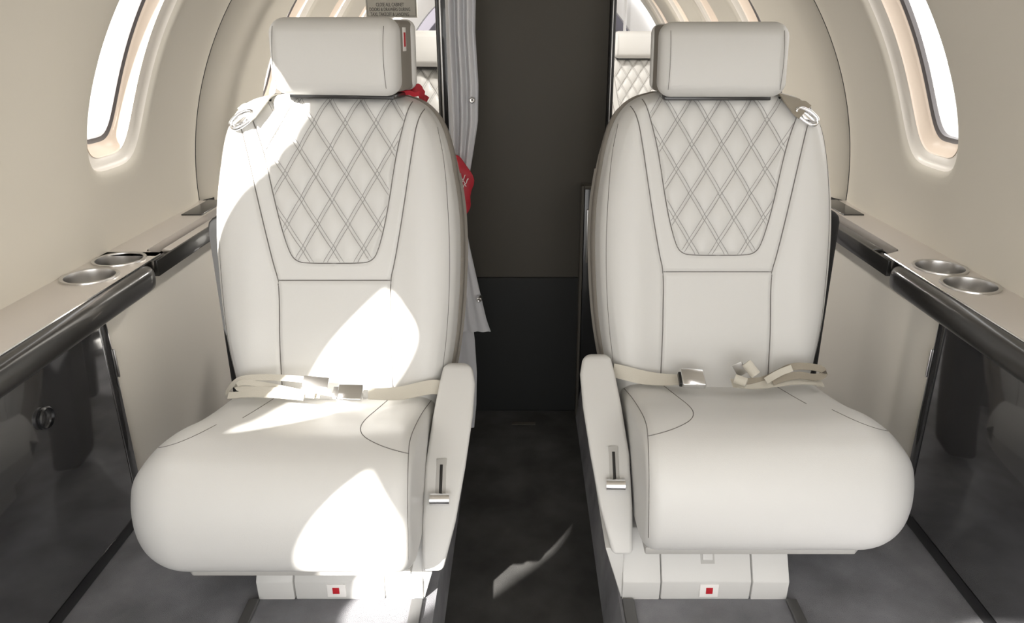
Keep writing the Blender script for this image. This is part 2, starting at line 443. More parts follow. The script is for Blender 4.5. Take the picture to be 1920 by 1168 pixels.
# ------------------------------------------------------------------ side ledges with cup holders
def ledge(s, cups, label):
    root = thing('side_ledge', label, 'ledge', (s * .78, 1.0, .44), 'side ledges under the windows')
    YN = 1.385; YR = 1.45; YE = 1.925; Y00 = YEND; zt = ZC
    parts = []
    def q(x0, x1, y0, y1, z=zt):
        V = [Vector((s * x0, y0, z)), Vector((s * x1, y0, z)), Vector((s * x1, y1, z)), Vector((s * x0, y1, z))]
        return V, [(0, 1, 2, 3)]
    cx = .785; rc = .0455; cys = sorted(cups)
    hw = (cys[1] - cys[0]) / 2
    xs = (.733, .838)
    ya, yb = cys[0] - hw, cys[1] + hw
    parts += [q(.722, xs[1], Y00, ya), q(.722, xs[0], ya, yb)]
    for cy in cys:
        B = []
        k = 10
        for i in range(k): B.append((xs[0] + (xs[1] - xs[0]) * i / k, cy - hw))
        for i in range(k): B.append((xs[1], cy - hw + 2 * hw * i / k))
        for i in range(k): B.append((xs[1] - (xs[1] - xs[0]) * i / k, cy + hw))
        for i in range(k): B.append((xs[0], cy + hw - 2 * hw * i / k))
        m = len(B); V = [Vector((s * x, y, zt)) for x, y in B]
        for x, y in B:
            a = math.atan2(y - cy, x - cx); V.append(Vector((s * (cx + rc * math.cos(a)), cy + rc * math.sin(a), zt)))
        parts.append((V, [(i, (i + 1) % m, m + (i + 1) % m, m + i) for i in range(m)]))
    # the stepped rear part: wide to YR, then narrow beside the recess
    parts += [q(.722, xs[1], yb, YR - .03)]
    V = [Vector((s * x, y, zt)) for x, y in ((.722, YR - .03), (.838, YR - .03), (.838, YR + .02), (.765, YR + .02), (.760, YR + .005), (.722, YR - .02))]
    parts.append((V, [tuple(range(6))]))
    parts += [q(.765, .838, YR + .02, YE), q(.838, .850, 1.84, YE)]
    # under-skirt
    pr = [(.765, zt), (.765, zt - .02), (.838, zt - .02)]
    parts.append(([Vector((s * x, y, z)) for y in (YR + .02, YE) for x, z in pr], [(0, 1, 4, 3), (1, 2, 5, 4)]))
    mesh('ledge_top', *join(*parts), 'ledge', root, weld=True, smooth=0)
    # rounded glossy nosing, its far end rounded
    prof = chaikin([(.726, zt - .001), (.716, zt - .001), (.7005, zt - .008), (.699, zt - .028), (.704, zt - .047), (.72, zt - .049), (.742, zt - .049), (.742, zt - .004)], 2, True)
    V, F = [], []; m = len(prof)
    st = [Y00, 0, .6, 1.1, YN - .05, YN - .03, YN - .015, YN - .005, YN]
    for y in st:
        e = max(0, (y - (YN - .04)) / .04); k = math.sqrt(max(0, 1 - e * e))
        for x, z in prof:
            V.append(Vector((s * (.742 + (x - .742) * max(k, .02)), y, zt - .025 + (z - zt + .025) * max(.35 + .65 * k, .02))))
    for i in range(len(st) - 1):
        for k in range(m): F.append((i * m + k, i * m + (k + 1) % m, (i + 1) * m + (k + 1) % m, (i + 1) * m + k))
    F.append(tuple(range(m))); F.append(tuple((len(st) - 1) * m + k for k in reversed(range(m))))
    mesh('nosing', V, F, 'dark', root, smooth=60)
    mesh('trim_strip', *join(tube([(s * .7215, Y00, zt + .0005), (s * .7215, YR - .02, zt + .0005)], .0018)), 'chrome', root)
    # recess tray along the narrow part
    pr = [(.716, zt - .004), (.716, zt - .036), (.766, zt - .036), (.766, zt - .022), (.722, zt - .022), (.722, zt - .004)]
    V, F = extr([Vector((s * x, YR - .050, z)) for x, z in pr], [Vector((s * x, YE, z)) for x, z in pr], .0012)
    mesh('recess_tray', V, F, 'dark', root)
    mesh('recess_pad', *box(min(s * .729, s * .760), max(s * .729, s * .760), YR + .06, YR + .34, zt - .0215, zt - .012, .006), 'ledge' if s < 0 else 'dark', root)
    mesh('inset_plate', *box(min(s * .772, s * .822), max(s * .772, s * .822), 1.76, YE, zt - .001, zt + .0025, .002), 'dark', root)
    for cy in cys:
        c = (s * cx, cy)
        prof = [(.0455, zt - .004), (.049, zt + .0002), (.0485, zt + .0028), (.0455, zt + .0034), (.0425, zt + .002), (.0415, zt - .004), (.041, zt - .020), (.0405, zt - .0205), (.0405, zt - .026), (.041, zt - .0265), (.040, zt - .040), (.036, zt - .045), (.002, zt - .045)]
        mesh('cup_holder', *lathe(c, prof, 48), 'steel', root, smooth=40)
    return root
ledge(-1, (1.394, 1.288), 'champagne ledge with two cup holders along the left wall, sunlit near end')
ledge(1, (1.342, 1.240), 'champagne ledge with two cup holders along the right wall')

def cabinet(s, label):
    root = thing('side_cabinet', label, 'cabinet', (s * .79, .6, 0), 'low glossy cabinets along the walls')
    X = lambda a, b: (min(s * a, s * b), max(s * a, s * b))
    mesh('cabinet_body', *box(*X(.745, .836), YEND, 1.2355, .001, .4255, .002), 'cab', root)
    mesh('end_stile', *box(*X(.7405, .745), 1.212, 1.2345, .002, .4235, .0012), 'cab', root)
    d = mesh('door', *box(*X(.7405, .745), .45, 1.208, .03, .414, .0012), 'cab', root)
    d2 = mesh('door', *box(*X(.7405, .745), -.4, .446, .03, .414, .0012), 'cab', root)
    mesh('kick_board', *box(*X(.7425, .745), YEND, 1.208, .002, .0265, .001), 'black', root)
    mesh('door_seal', *box(*X(.7400, .7445), 1.2088, 1.2112, .004, .42, .0003), 'chrome' if s < 0 else 'black', root)
    if s < 0:
        V, F = lathe((0, 0), [(.0005, 0), (.015, 0), (.0175, .002), (.018, .006), (.016, .008)], 24)
        c = Vector((-.741, 1.02, .335))
        V = [c + Vector((v.z, v.x, v.y)) for v in V]
        mesh('socket_cover', V, F, 'black', d)
    # small hinge plate on the aft edge
    mesh('hinge', *box(*X(.738, .743), 1.2358, 1.2385, .30, .355, .001), 'steel', root)
    return root
cabinet(-1, 'glossy charcoal cabinet beside the left seat, mirroring its sunlit cushion')
cabinet(1, 'glossy charcoal cabinet beside the right seat, in shade')

# ------------------------------------------------------------------ seats
XC, YB, ZB = .361, 1.302, .26          # backrest centre, base
UN = math.sqrt(1 + .25 ** 2)
NRM = Vector((0, -1, .25)) / UN
WC = [(.186, -.06), (.190, 0), (.200, .03), (.2155, .12), (.223, .24), (.2215, .32), (.2145, .375), (.2005, .449), (.181, .494), (.152, .517), (.112, .5265)]
_wc = [(a - .004, h) for a, h in chaikin(WC, 3)]
_h = np.array([p[1] for p in _wc]); _w = np.array([p[0] for p in _wc])
HT = .5265
OUT = np.array([(a, h * UN) for a, h in _wc] + [(-a, h * UN) for a, h in reversed(_wc)])
def sym(L): return [np.array([(a, h * UN) for a, h in L]), np.array([(-a, h * UN) for a, h in L])]
SEAM_OUT = chaikin([(.164, .500), (.156, .48), (.1485, .452), (.1248, .319), (.108, .235), (.0995, .206), (.100, .12), (.1015, -.04)], 2)
QB = chaikin([(0, .2365), (.045, .2365), (.068, .240), (.080, .258), (.0968, .319), (.115, .4207), (.128, .466), (.147, .522)], 2)
SIDEW = chaikin([(.1855, .47), (.197, .42), (.204, .34), (.207, .24), (.201, .12), (.188, .03), (.183, -.04)], 2)
HZ = [(-.0995, .207), (.0995, .207)]
PX_, PH_ = .0540, .0875
def qw(b):   # quilt half width at height b
    L = QB; hs = np.array([p[1] for p in L]) * UN; ws = np.array([p[0] for p in L])
    k = np.argsort(hs); return np.interp(b, hs[k], ws[k])
def uv(a, b): 
    bb = b - .5165 * UN
    return (a / PX_ + bb / PH_), (a / PX_ - bb / PH_)
def back_c(a, h):
    a = np.asarray(a, float); h = np.asarray(h, float); b = h * UN
    P = np.stack([a, b], 1)
    d = dist_polyline(P, OUT)
    Rr = .038
    q = np.clip(d / Rr, 0, 1)
    c = .038 * np.sqrt(np.maximum(0, 1 - (1 - q) ** 2))
    g = lambda L, s: np.exp(-(dist_polyline(P, L) / s) ** 2)
    fade = np.clip(d / .02, 0, 1)
    c += fade * .010 * np.exp(-((np.abs(a) - .155) / .035) ** 2)
    c += fade * .006 * np.exp(-((b - .10) / .06) ** 2) * (np.abs(a) < .3)
    for L in sym(SEAM_OUT): c -= fade * .0035 * g(L, .0035)
    for L in sym(SIDEW): c -= fade * .0010 * g(L, .0025)
    c -= fade * .0035 * g(np.array([(x, y * UN) for x, y in HZ]), .0035)
    W = qw(b)
    ins = (np.abs(a) < W) & (b > QB[0][1] * UN)
    de = np.minimum(W - np.abs(a), b - QB[0][1] * UN)
    ed = np.clip(de / .007, 0, 1)
    u, v = uv(a, b)
    puff = np.abs(np.sin(np.pi * u)) * np.abs(np.sin(np.pi * v))
    c += np.where(ins, fade * ed * (-.004 + .0100 * np.power(puff, .45)), 0)
    for L in sym(QB): c -= fade * .0028 * g(L, .003)
    return c
def bpos(a, h, c): return Vector((XC + a, YB + .25 * h, ZB + h)) + NRM * c

def grid_back(nu, nv):
    t = np.linspace(0, 1, nv)
    hs = -.06 + (HT + .06) * (t + .06 * np.sin(np.pi * t) ) if False else -.06 + (HT + .06) * np.sin(t * math.pi / 2) ** .9
    hs = np.unique(np.r_[np.linspace(-.06, HT - .03, int(nv * .85)), HT - .03 + .03 * np.sin(np.linspace(0, math.pi / 2, int(nv * .15)))])
    s = np.linspace(-1, 1, nu); s = .75 * s + .25 * np.sin(s * math.pi / 2)
    A = np.zeros((len(hs), nu)); H = np.zeros_like(A)
    for i, h in enumerate(hs):
        A[i] = s * np.interp(h, _h, _w); H[i] = h
    C = back_c(A.ravel(), H.ravel()).reshape(A.shape)
    V = [bpos(A[i, j], H[i, j], C[i, j]) for i in range(len(hs)) for j in range(nu)]
    F = [(i * nu + j, i * nu + j + 1, (i + 1) * nu + j + 1, (i + 1) * nu + j) for i in range(len(hs) - 1) for j in range(nu - 1)]
    k = len(V)
    # skirt and closed rear around the outline
    out = [(a, h) for a, h in _wc] + [(-a, h) for a, h in reversed(_wc)]
    m = len(out)
    for c, inf in ((0, 0), (-.012, .003), (-.03, .003), (-.04, -.004)):
        for a, h in out:
            V.append(bpos(a + math.copysign(inf, a), h + (inf if h > .4 else 0), c))
    for r in range(3):
        for i in range(m - 1): F.append((k + r * m + i, k + r * m + i + 1, k + (r + 1) * m + i + 1, k + (r + 1) * m + i))
    F.append(tuple(k + 3 * m + i for i in range(m)))
    return V, F
print('building seat arrays')
BACK = grid_back(190, 230)
BACKBVH = BVHTree.FromPolygons(BACK[0], BACK[1])
def shell_arrays():
    out = [(a, h) for a, h in _wc] + [(-a, h) for a, h in reversed(_wc)]
    V, F = [], []; m = len(out)
    R_ = ((-.028, .001), (-.033, .0075), (-.075, .008), (-.088, .002), (-.092, -.012))
    for c, inf in R_:
        for a, h in out: V.append(bpos(a + math.copysign(inf, a), h + (inf if h > .4 else 0), c))
    for r in range(len(R_) - 1):
        for i in range(m - 1): F.append((r * m + i, r * m + i + 1, (r + 1) * m + i + 1, (r + 1) * m + i))
    F.append(tuple((len(R_) - 1) * m + i for i in range(m))); F.append(tuple(reversed(range(m))))
    return V, F
SHELL = shell_arrays()
def on_back(L, n=60, lift=.0002, r=.0007):
    Q = resample(L, n); c = back_c(Q[:, 0], Q[:, 1])
    return tube([bpos(a, h, cc + lift) for (a, h), cc in zip(Q, c)], r, 5)
def stitch_arrays():
    P = []
    for fam in (0, 1):
        for k in range(-12, 13):
            for off in (-.0036, .0036):
                # line a/PX +- bb/PH = k  (shifted sideways)
                pts = []
                for bb in np.linspace(-.32, .012, 170):
                    a = (k - (bb / PH_ if fam == 0 else -bb / PH_)) * PX_ + off
                    b = bb + .5165 * UN
                    inside = abs(a) < qw(b) - .0015 and b > QB[0][1] * UN + .001 and b < (HT - .006) * UN
                    if inside: pts.append((a, b / UN))
                if len(pts) > 4:
                    n = max(6, len(pts) // 2)
                    P.append(on_back(pts, n, .0001, .00055))
    return join(*P)
STITCH = stitch_arrays()
def seam_back():
    P = []
    for L in (SEAM_OUT, SIDEW):
        r = .0010 if L is SEAM_OUT else .0006
        P.append(on_back(L, 90, .0005, r)); P.append(on_back([(-a, h) for a, h in L], 90, .0005, r))
    full = [(-a, h) for a, h in reversed(QB)] + QB
    P.append(on_back([p for p in full if p[1] < .518], 220, .0009, .0009))
    P.append(on_back(HZ, 40, .0004, .0010))
    return P
SEAMB = seam_back()

# cushion
CP = chaikin([(1.36, .262), (1.28, .266), (1.16, .286), (1.08, .311), (1.03, .320), (.968, .310), (.932, .262), (.922, .205), (.936, .152), (.972, .126), (1.04, .120), (1.25, .10), (1.36, .10)], 3, True)
CP = resample(CP + [CP[0]], 131)[:-1]
def cushion_arrays():
    n = len(CP); nxt = np.roll(CP, -1, 0); prv = np.roll(CP, 1, 0)
    tg = nxt - prv; tg /= np.linalg.norm(tg, axis=1)[:, None]
    nr = np.stack([tg[:, 1], -tg[:, 0]], 1)
    ctr = CP.mean(0)
    if ((ctr - CP) * nr).sum() < 0: nr = -nr
    x0 = .185
    def x1(y): return np.interp(y, [.92, 1.0, 1.1, 1.25, 1.36], [.609, .614, .612, .602, .592])
    ri, ro = .024, .088
    st = [('i', ri * (1 - math.cos(a))) for a in np.linspace(0, math.pi / 2, 8)]
    mid = list(np.linspace(.05, .78, 14))
    en = [('o', ro * (1 - math.cos(a))) for a in np.linspace(math.pi / 2, 0, 16)]
    V, F = [], []
    rings = 0
    def ring(xf, delta):
        nonlocal rings
        for k in range(n):
            y, z = CP[k] + nr[k] * min(delta, .083)
            V.append(Vector((xf(y), y, z)))
        rings += 1
    for _, d in st:
        de = ri - math.sqrt(max(0, ri * ri - (ri - d) ** 2)); ring(lambda y: x0 + d, de)
    for f in mid:
        ring(lambda y: x0 + ri + f * (x1(y) - ro - x0 - ri), 0)
    for _, d in en:
        de = ro - math.sqrt(max(0, ro * ro - (ro - d) ** 2)); ring(lambda y: x1(y) - d, de)
    V2 = []
    for v in V:   # soft crown on the top and sagging dish in the middle rear
        x = (v.x - .39) / .21
        dz = 0
        if v.z > .22:
            dz = .006 * math.exp(-((abs(x) - .75) / .25) ** 2) * max(0, min(1, (v.y - .98) / .1)) - .004 * math.exp(-(x / .5) ** 2) * max(0, min(1, (v.y - .98) / .1))
        V2.append(Vector((v.x, v.y, v.z + dz)))
    for i in range(rings - 1):
        for k in range(n):
            l = (k + 1) % n; F.append((i * n + k, i * n + l, (i + 1) * n + l, (i + 1) * n + k))
    F.append(tuple(range(n))); F.append(tuple((rings - 1) * n + k for k in reversed(range(n))))
    return V2, F
CUSH = cushion_arrays()
CBVH = BVHTree.FromPolygons(CUSH[0], CUSH[1])
def hit(bvh, px, py, lift=0):
    d = ray(px, py).normalized(); h = bvh.ray_cast(CAM, d)
    if h[0] is None: return None, None
    nn = h[1] if h[1].dot(d) < 0 else -h[1]
    return h[0] + nn * lift, nn
def seam_px(bvh, L, r=.0009, n=40):
    Q = resample(chaikin(L, 2), n); pts = [hit(bvh, x, y, -.0001)[0] for x, y in Q]
    pts = [p for p in pts if p is not None]
    return tube(pts, r, 5) if len(pts) > 3 else ([], [])
def cush_seams():
    P = [seam_px(CBVH, [(1243, 722), (1268, 742), (1292, 760), (1302, 774), (1296, 788), (1270, 802), (1240, 812), (1214, 818)]),
         seam_px(CBVH, [(1170, 728), (1185, 745), (1200, 768), (1211, 790), (1215, 815), (1217, 870), (1217, 940), (1216, 1008)], .0008, 60),
         seam_px(CBVH, [(1455, 724), (1485, 742), (1512, 757)]),
         seam_px(CBVH, [(1560, 768), (1610, 792), (1650, 806), (1688, 812)], .0008)]
    return P
CSEAM = cush_seams()

# armrest casing: four stations down the sloping front face
def armrest_arrays():
    st = []   # (y, z, xl, xr)
    for (py, xl, xr, y) in ((668, 1092, 1146, 1.265), (700, 1087, 1154, 1.235), (760, 1092, 1166, 1.18), (850, 1106, 1181, 1.10), (950, 1124, 1187, 1.035), (1042, 1148, 1188, .995)):
        a = aty(xl, py, y); b = aty(xr, py, y); st.append((y, a.z, a.x, b.x))
    rings = []
    y, z, xl, xr = st[0]
    rings.append([(xl + .012, y + .022, z - .004), (xr - .006, y + .022, z - .004)])
    for (y, z, xl, xr) in st: rings.append([(xl, y, z), (xr, y, z)])
    back = [(1.32, .285), (1.32, .27), (1.30, .25), (1.28, .22), (1.25, .19), (1.22, .12), (1.20, .075)]
    bm = bmesh.new(); L = []
    for rg, (by, bz) in zip(rings, back):
        (x0, y0, z0), (x1, y1, z1) = rg
        by = max(by, y0 + .03)
        L.append([bm.verts.new((x0, y0, z0)), bm.verts.new((x1, y1, z1)), bm.verts.new((x1 - .004, by, bz)), bm.verts.new((x0 + .010, by, bz))])
    bm.faces.new(L[0]); bm.faces.new(list(reversed(L[-1])))
    for a, b in zip(L[:-1], L[1:]):
        for k in range(4): bm.faces.new((a[k], a[(k + 1) % 4], b[(k + 1) % 4], b[k]))
    bmesh.ops.recalc_face_normals(bm, faces=bm.faces)
    ed = [e for e in bm.edges if e.calc_face_angle(0) > D(25)]
    bmesh.ops.bevel(bm, geom=ed, offset=.013, segments=5, profile=.5, affect='EDGES', clamp_overlap=True)
    bm.verts.index_update()
    V = [v.co.copy() for v in bm.verts]; F = [[v.index for v in f.verts] for f in bm.faces]
    bm.free(); return V, F
ARM = armrest_arrays()
ABVH = BVHTree.FromPolygons(ARM[0], ARM[1])
def oriented(V, origin, X, Z):
    X = X.normalized(); Z = Z.normalized(); Y = Z.cross(X)
    return [origin + X * v.x + Y * v.y + Z * v.z for v in V]
def arm_detail():
    a, nn = hit(ABVH, 1150, 845); b, _ = hit(ABVH, 1153, 912)
    down = (b - a).normalized(); L = (b - a).length
    X = down.cross(nn)
    if X.x < 0: X = -X
    mid = (a + b) / 2
    up = -down
    def orient(V): return [mid + X * v.x + up * v.y + nn * v.z for v in V]
    V, F = box(-.0085, .0085, -L / 2 - .002, L / 2 + .008, -.002, .0012, .001); plate = (orient(V), F)
    V, F = box(-.0026, .0026, -L / 2, L / 2 - .002, -.002, .0018, .0008); slot = (orient(V), F)
    # lever: little horizontal cylinder on a stem
    c = mid - up * (L / 2 + .001) + nn * .008
    lever = tube([c - X * .016, c - X * .0155, c + X * .0155, c + X * .016], .0100, 20)
    stem = tube([c - nn * .012, c], .003, 8)
    return plate, slot, join(lever, stem)
APLATE, ASLOT, ALEVER = arm_detail()

def rot_about(V, c, ang):
    m = Matrix.Translation(c) @ Matrix.Rotation(ang, 4, 'Z') @ Matrix.Translation(-c)
    return [m @ v for v in V]
def make_seat(s, dxa, dy, hd, label, name='aircraft_seat'):
    """s=+1 right, -1 mirrored; dxa shift to the aisle, dy shift of everything above the base; hd=(dx,dz,yaw) of the headrest"""
    root = thing(name, label, 'seat', (s * .305, 1.15, 0))
    def up(VF): return [Vector((s * (v.x - dxa), v.y + dy, v.z)) for v in VF[0]], VF[1]
    def fix(VF): return [Vector((s * v.x, v.y, v.z)) for v in VF[0]], VF[1]
    bk = mesh('backrest', *up(BACK), 'leather', root, smooth=80)
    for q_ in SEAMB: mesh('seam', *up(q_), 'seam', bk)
    mesh('diamond_stitching', *up(STITCH), 'stitch', bk)
    mesh('back_shell', *up(SHELL), 'shell', root, smooth=60)
    cu = mesh('seat_cushion', *up(CUSH), 'leather', root, smooth=80)
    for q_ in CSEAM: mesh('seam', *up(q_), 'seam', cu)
    # headrest
    cx, cy, cz = .348, 1.40, .846
    c = Vector((cx, cy, cz))
    def hr(VF):
        V = []
        for v in rot_about(VF[0], c, hd[2]):
            t_ = (v.z - cz); V.append(Vector((v.x - hd[0], v.y + .12 * t_, v.z + hd[1])))
        return up((V, VF[1]))
    def pad(y0, y1, hw, hh, bev, crown):
        bm = bmesh.new(); bmesh.ops.create_cube(bm, size=1)
        for v in bm.verts: v.co = Vector((cx + v.co.x * 2 * hw, (y0 + y1) / 2 + v.co.y * (y1 - y0), cz + v.co.z * 2 * hh))
        bmesh.ops.bevel(bm, geom=bm.edges[:], offset=bev, segments=6, profile=.5, affect='EDGES')
        bmesh.ops.subdivide_edges(bm, edges=[e for e in bm.edges if e.calc_length() > .08], cuts=10, use_grid_fill=True)
        for v in bm.verts:
            if crown:
                k = 1 - min(1, (abs(v.co.z - cz) / hh)) ** 2
                if v.co.y < (y0 + y1) / 2: v.co.y -= crown * k
        bm.verts.index_update()
        r_ = [v.co.copy() for v in bm.verts], [[v.index for v in f.verts] for f in bm.faces]
        bm.free(); return r_
    hp = mesh('headrest', *hr(pad(1.352, 1.406, .111, .062, .0235, .013)), 'leather', root, smooth=80)
    mesh('headrest_core', *hr(pad(1.395, 1.465, .1065, .057, .008, 0)), 'shell', hp, smooth=50)
    mesh('headrest_rear', *hr(pad(1.448, 1.485, .110, .059, .016, 0)), 'leather', hp, smooth=80)
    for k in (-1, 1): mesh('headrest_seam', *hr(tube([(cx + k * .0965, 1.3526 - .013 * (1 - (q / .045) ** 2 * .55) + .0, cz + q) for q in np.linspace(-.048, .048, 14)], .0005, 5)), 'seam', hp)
    mesh('headrest_plate', *hr(box(cx - .095, cx + .095, 1.388, 1.455, cz - .069, cz - .0605, .002)), 'black', hp)
    for k in (-.045, .045): mesh('headrest_post', *hr(tube([(cx + k, 1.425, cz - .10), (cx + k, 1.425, cz - .04)], .006, 12)), 'black', hp)
    if s < 0:
        stv = box(cx - .1073, cx - .1060, 1.411, 1.427, cz + .008, cz + .046, .0004)
        k = mesh('sticker', *hr(stv), 'white', hp)
        k2 = mesh('warning_mark', *hr(box(cx - .1078, cx - .1070, 1.4145, 1.4235, cz + .015, cz + .038, .0002)), 'stickred', hp)
    # armrest
    am = mesh('armrest', *up2(ARM, s, dxa * .85, dy * .8), 'leather', root, smooth=50)
    mesh('slot_plate', *up2(APLATE, s, dxa * .85, dy * .8), 'greypad', am)
    mesh('slot', *up2(ASLOT, s, dxa * .85, dy * .8), 'black', am)
    mesh('recline_lever', *up2(ALEVER, s, dxa * .85, dy * .8), 'chrome', am, smooth=40)
    # base
    def blk(x0, x1, ins=0):
        pr = [(1.0 + ins, .0), (.998 + ins, .038), (1.045 + ins, .112), (1.33, .112), (1.33, 0)]
        return extr([Vector((x0, y, z)) for y, z in pr], [Vector((x1, y, z)) for y, z in pr], .0022)
    mesh('base_block', *fix(join(blk(.1665, .2295))), 'leather', root)
    mesh('base_block', *fix(join(blk(.3825, .4435))), 'leather', root)
    dr = mesh('base_drawer', *fix(join(blk(.2315, .3805, .001))), 'leather', root)
    mesh('base_core', *fix(box(.175, .435, 1.05, 1.32, .002, .108)), 'gap', root)
    # sticker on the drawer front
    yf = .9985; xs = (.306, 1) 
    mesh('sticker', *fix(box(.2955, .3265, yf - .0006, yf + .002, .008, .033, .0004)), 'white', dr)
    mesh('warning_mark', *fix(box(.3058, .3172, yf - .0012, yf, .0142, .0270, .0005)), 'stickred', dr)
    sl = Vector((0, .047, .074)).normalized()
    hn = Vector((0, -.074, .047)).normalized()
    c0 = Vector((.309, 1.0275, .0825)) + hn * .0005
    V, F = box(-.0115, .0115, -.024, .018, -.002, .0006, .0006)
    mesh('drawer_handle', *fix(([c0 + Vector((v.x, 0, 0)) + sl * v.y + hn * v.z for v in V], F)), 'greypad', dr)
    V, F = box(-.0085, .0085, -.018, .015, -.002, .0018, .001)
    mesh('handle_tab', *fix(([c0 + Vector((v.x, 0, 0)) + sl * v.y + hn * v.z for v in V], F)), 'leather', dr)
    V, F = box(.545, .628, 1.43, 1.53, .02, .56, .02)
    mesh('side_shade_box', *up((V, F)), 'gap', root)  # black box standing in for the deep shade between seat and side wall
    # seat pan
    pr = [(.195, .975), (.53, .975), (.555, 1.0), (.555, 1.30), (.195, 1.30)]
    V, F = extr([Vector((x, y, .1125)) for x, y in pr], [Vector((x, y, .1265)) for x, y in pr], .003)
    mesh('seat_pan', *up((V, F)), 'shell' if False else 'greypad', root)
    # recliner bracket at the foot of the armrest
    V, F = extr([Vector((x, y, 0.0)) for x, y in ((.140 + .026, 1.002), (.1664, 1.002), (.1664, 1.3), (.150 + .012, 1.3))], [Vector((x, y, .10)) for x, y in ((.136, 1.008), (.1664, 1.008), (.1664, 1.3), (.136, 1.3))], .001)
    mesh('side_cover', *fix((V, F)), 'leather', root)
    return root
def up2(VF, s, dxa, dy): return [Vector((s * (v.x - dxa), v.y + dy, v.z)) for v in VF[0]], VF[1]

seatR = make_seat(1, 0, 0, (0, 0, 0), 'cream quilted leather seat beside the right wall, fully in shade')
seatL = make_seat(-1, .024, -.05, (.014, .007, math.radians(10)), 'cream quilted leather seat beside the left wall with bright sun patches')

# far seats: copies with their own parts
def copy_tree(o, parent=None):
    c = o.copy(); COL.objects.link(c)
    if parent is not None:
        c.parent = parent; c.matrix_parent_inverse = o.matrix_parent_inverse.copy()
    for ch in list(o.children): copy_tree(ch, c)
    return c
def far_seat(src, x, y, sc, label):
    c = copy_tree(src); c.location = (x, y, 0); c.scale = (sc, sc, sc * 1.0)
    c['label'] = label; c['group'] = 'seats beyond the dark partition'
    return c
far_seat(seatR, .495, 3.50, .97, 'cream quilted seat seen small through the gap right of the dark partition')
far_seat(seatL, -.335, 2.62, .97, 'cream seat beyond the partition, mostly hidden behind the left headrest')

# seat rails on the side floors
for s, nm, lab in ((-1, 'left', 'grey floor rail running under the sunlit left seat'), (1, 'right', 'grey floor rail running under the shaded right seat')):
    for a, b, where in ((.166, .186, 'aisle side'), (.440, .458, 'wall side')):
        o = mesh('seat_rail', *box(min(s * a, s * b), max(s * a, s * b), -.2, .996, .0005, .007, .002), 'rail')
        o['label'] = lab + ', ' + where; o['category'] = 'rail'; o['group'] = 'seat rails on the floor'

# ------------------------------------------------------------------ belts
def sm(L, n=2, m=40): 
    return [Vector(p) for p in resample(chaikin([tuple(p) for p in L], n), m)]
def lap_belt_right():
    y = 1.232
    P = lambda px, py, yy=y: aty(px, py, yy)
    root = thing('seat_belt', 'beige lap belt bunched on the shaded right seat', 'seat belt', P(1340, 722))
    a = sm([P(1150, 694, 1.262), P(1175, 700, 1.25), P(1205, 708, 1.24), P(1240, 712, 1.235), P(1276, 712, 1.225)])
    sd_ = [Vector((0, 1 - .75 * (1 - i / 39) , .25 + .75 * (1 - i / 39))) for i in range(40)]
    st = mesh('strap', *ribbon(a, sd_, .026), 'belt', root)
    # buckle
    c = P(1299, 710, 1.215); X = Vector((1, .1, -.10)).normalized()
    V, F = box(-.022, .022, -.018, .018, -.006, .008, .003)
    bz = Vector((0, -.55, .83)).normalized()
    bk = mesh('buckle', oriented(V, c, X, bz), F, 'chrome', root)
    V, F = box(-.026, -.012, -.013, .013, -.008, .004, .002)
    mesh('buckle_plate', oriented(V, c - bz * .002, X, bz), F, 'black', bk)
    # bunched strap on the wall side
    b = sm([P(1395, 716, 1.21), P(1430, 714, 1.218), P(1458, 700, 1.222), P(1484, 686, 1.225), P(1520, 687, 1.226), P(1543, 692, 1.226), P(1547, 702, 1.222), P(1530, 709, 1.218), P(1498, 702, 1.214), P(1470, 708, 1.210), P(1448, 716, 1.208)], 2, 70)
    W = [Vector((0, .35, .93))] * 70
    W2 = [Vector((.12 * math.sin(i * .2), .55, .8)) for i in range(70)]
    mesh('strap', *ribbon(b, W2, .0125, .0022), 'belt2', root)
    b2 = sm([P(1372, 718, 1.205), P(1410, 722, 1.21), P(1450, 718, 1.21), P(1490, 712, 1.215), P(1525, 714, 1.22), P(1542, 718, 1.225)], 2, 40)
    mesh('strap', *ribbon(b2, [Vector((0, .85, .35))] * 40, .020), 'belt', root)
    b3 = sm([P(1436, 714, 1.205), P(1462, 698, 1.206), P(1485, 690, 1.21)], 2, 14)
    mesh('strap', *ribbon(b3, [Vector((0, .5, .8))] * 14, .012), 'belt', root)
    # two rolled strap ends
    def rolled(p0, p1, r):
        ax = (p1 - p0).normalized(); q = ax.cross(Vector((0, 0, 1))).normalized(); u = q.cross(ax)
        pts = []
        for k in range(44):
            an = k * .33; rr = r * (.35 + .65 * k / 43); pts.append((p0 + p1) / 2 + rr * (math.cos(an) * q + math.sin(an) * u))
        return ribbon(pts, [ax] * len(pts), (p1 - p0).length, .0015)
    mesh('rolled_end', *rolled(P(1399, 680, 1.208), P(1417, 703, 1.196), .0095), 'belt', root, smooth=50)
    mesh('rolled_end', *rolled(P(1378, 710, 1.20), P(1400, 718, 1.19), .0085), 'belt', root, smooth=50)
    V, F = box(-.013, .013, -.010, .010, -.0015, .0015, .001)
    lp = mesh('latch_plate', oriented(V, P(1387, 692, 1.21), Vector((.5, 0, -.85)), Vector((-.3, -.9, .3))), F, 'steel', root)
    return root
lap_belt_right()
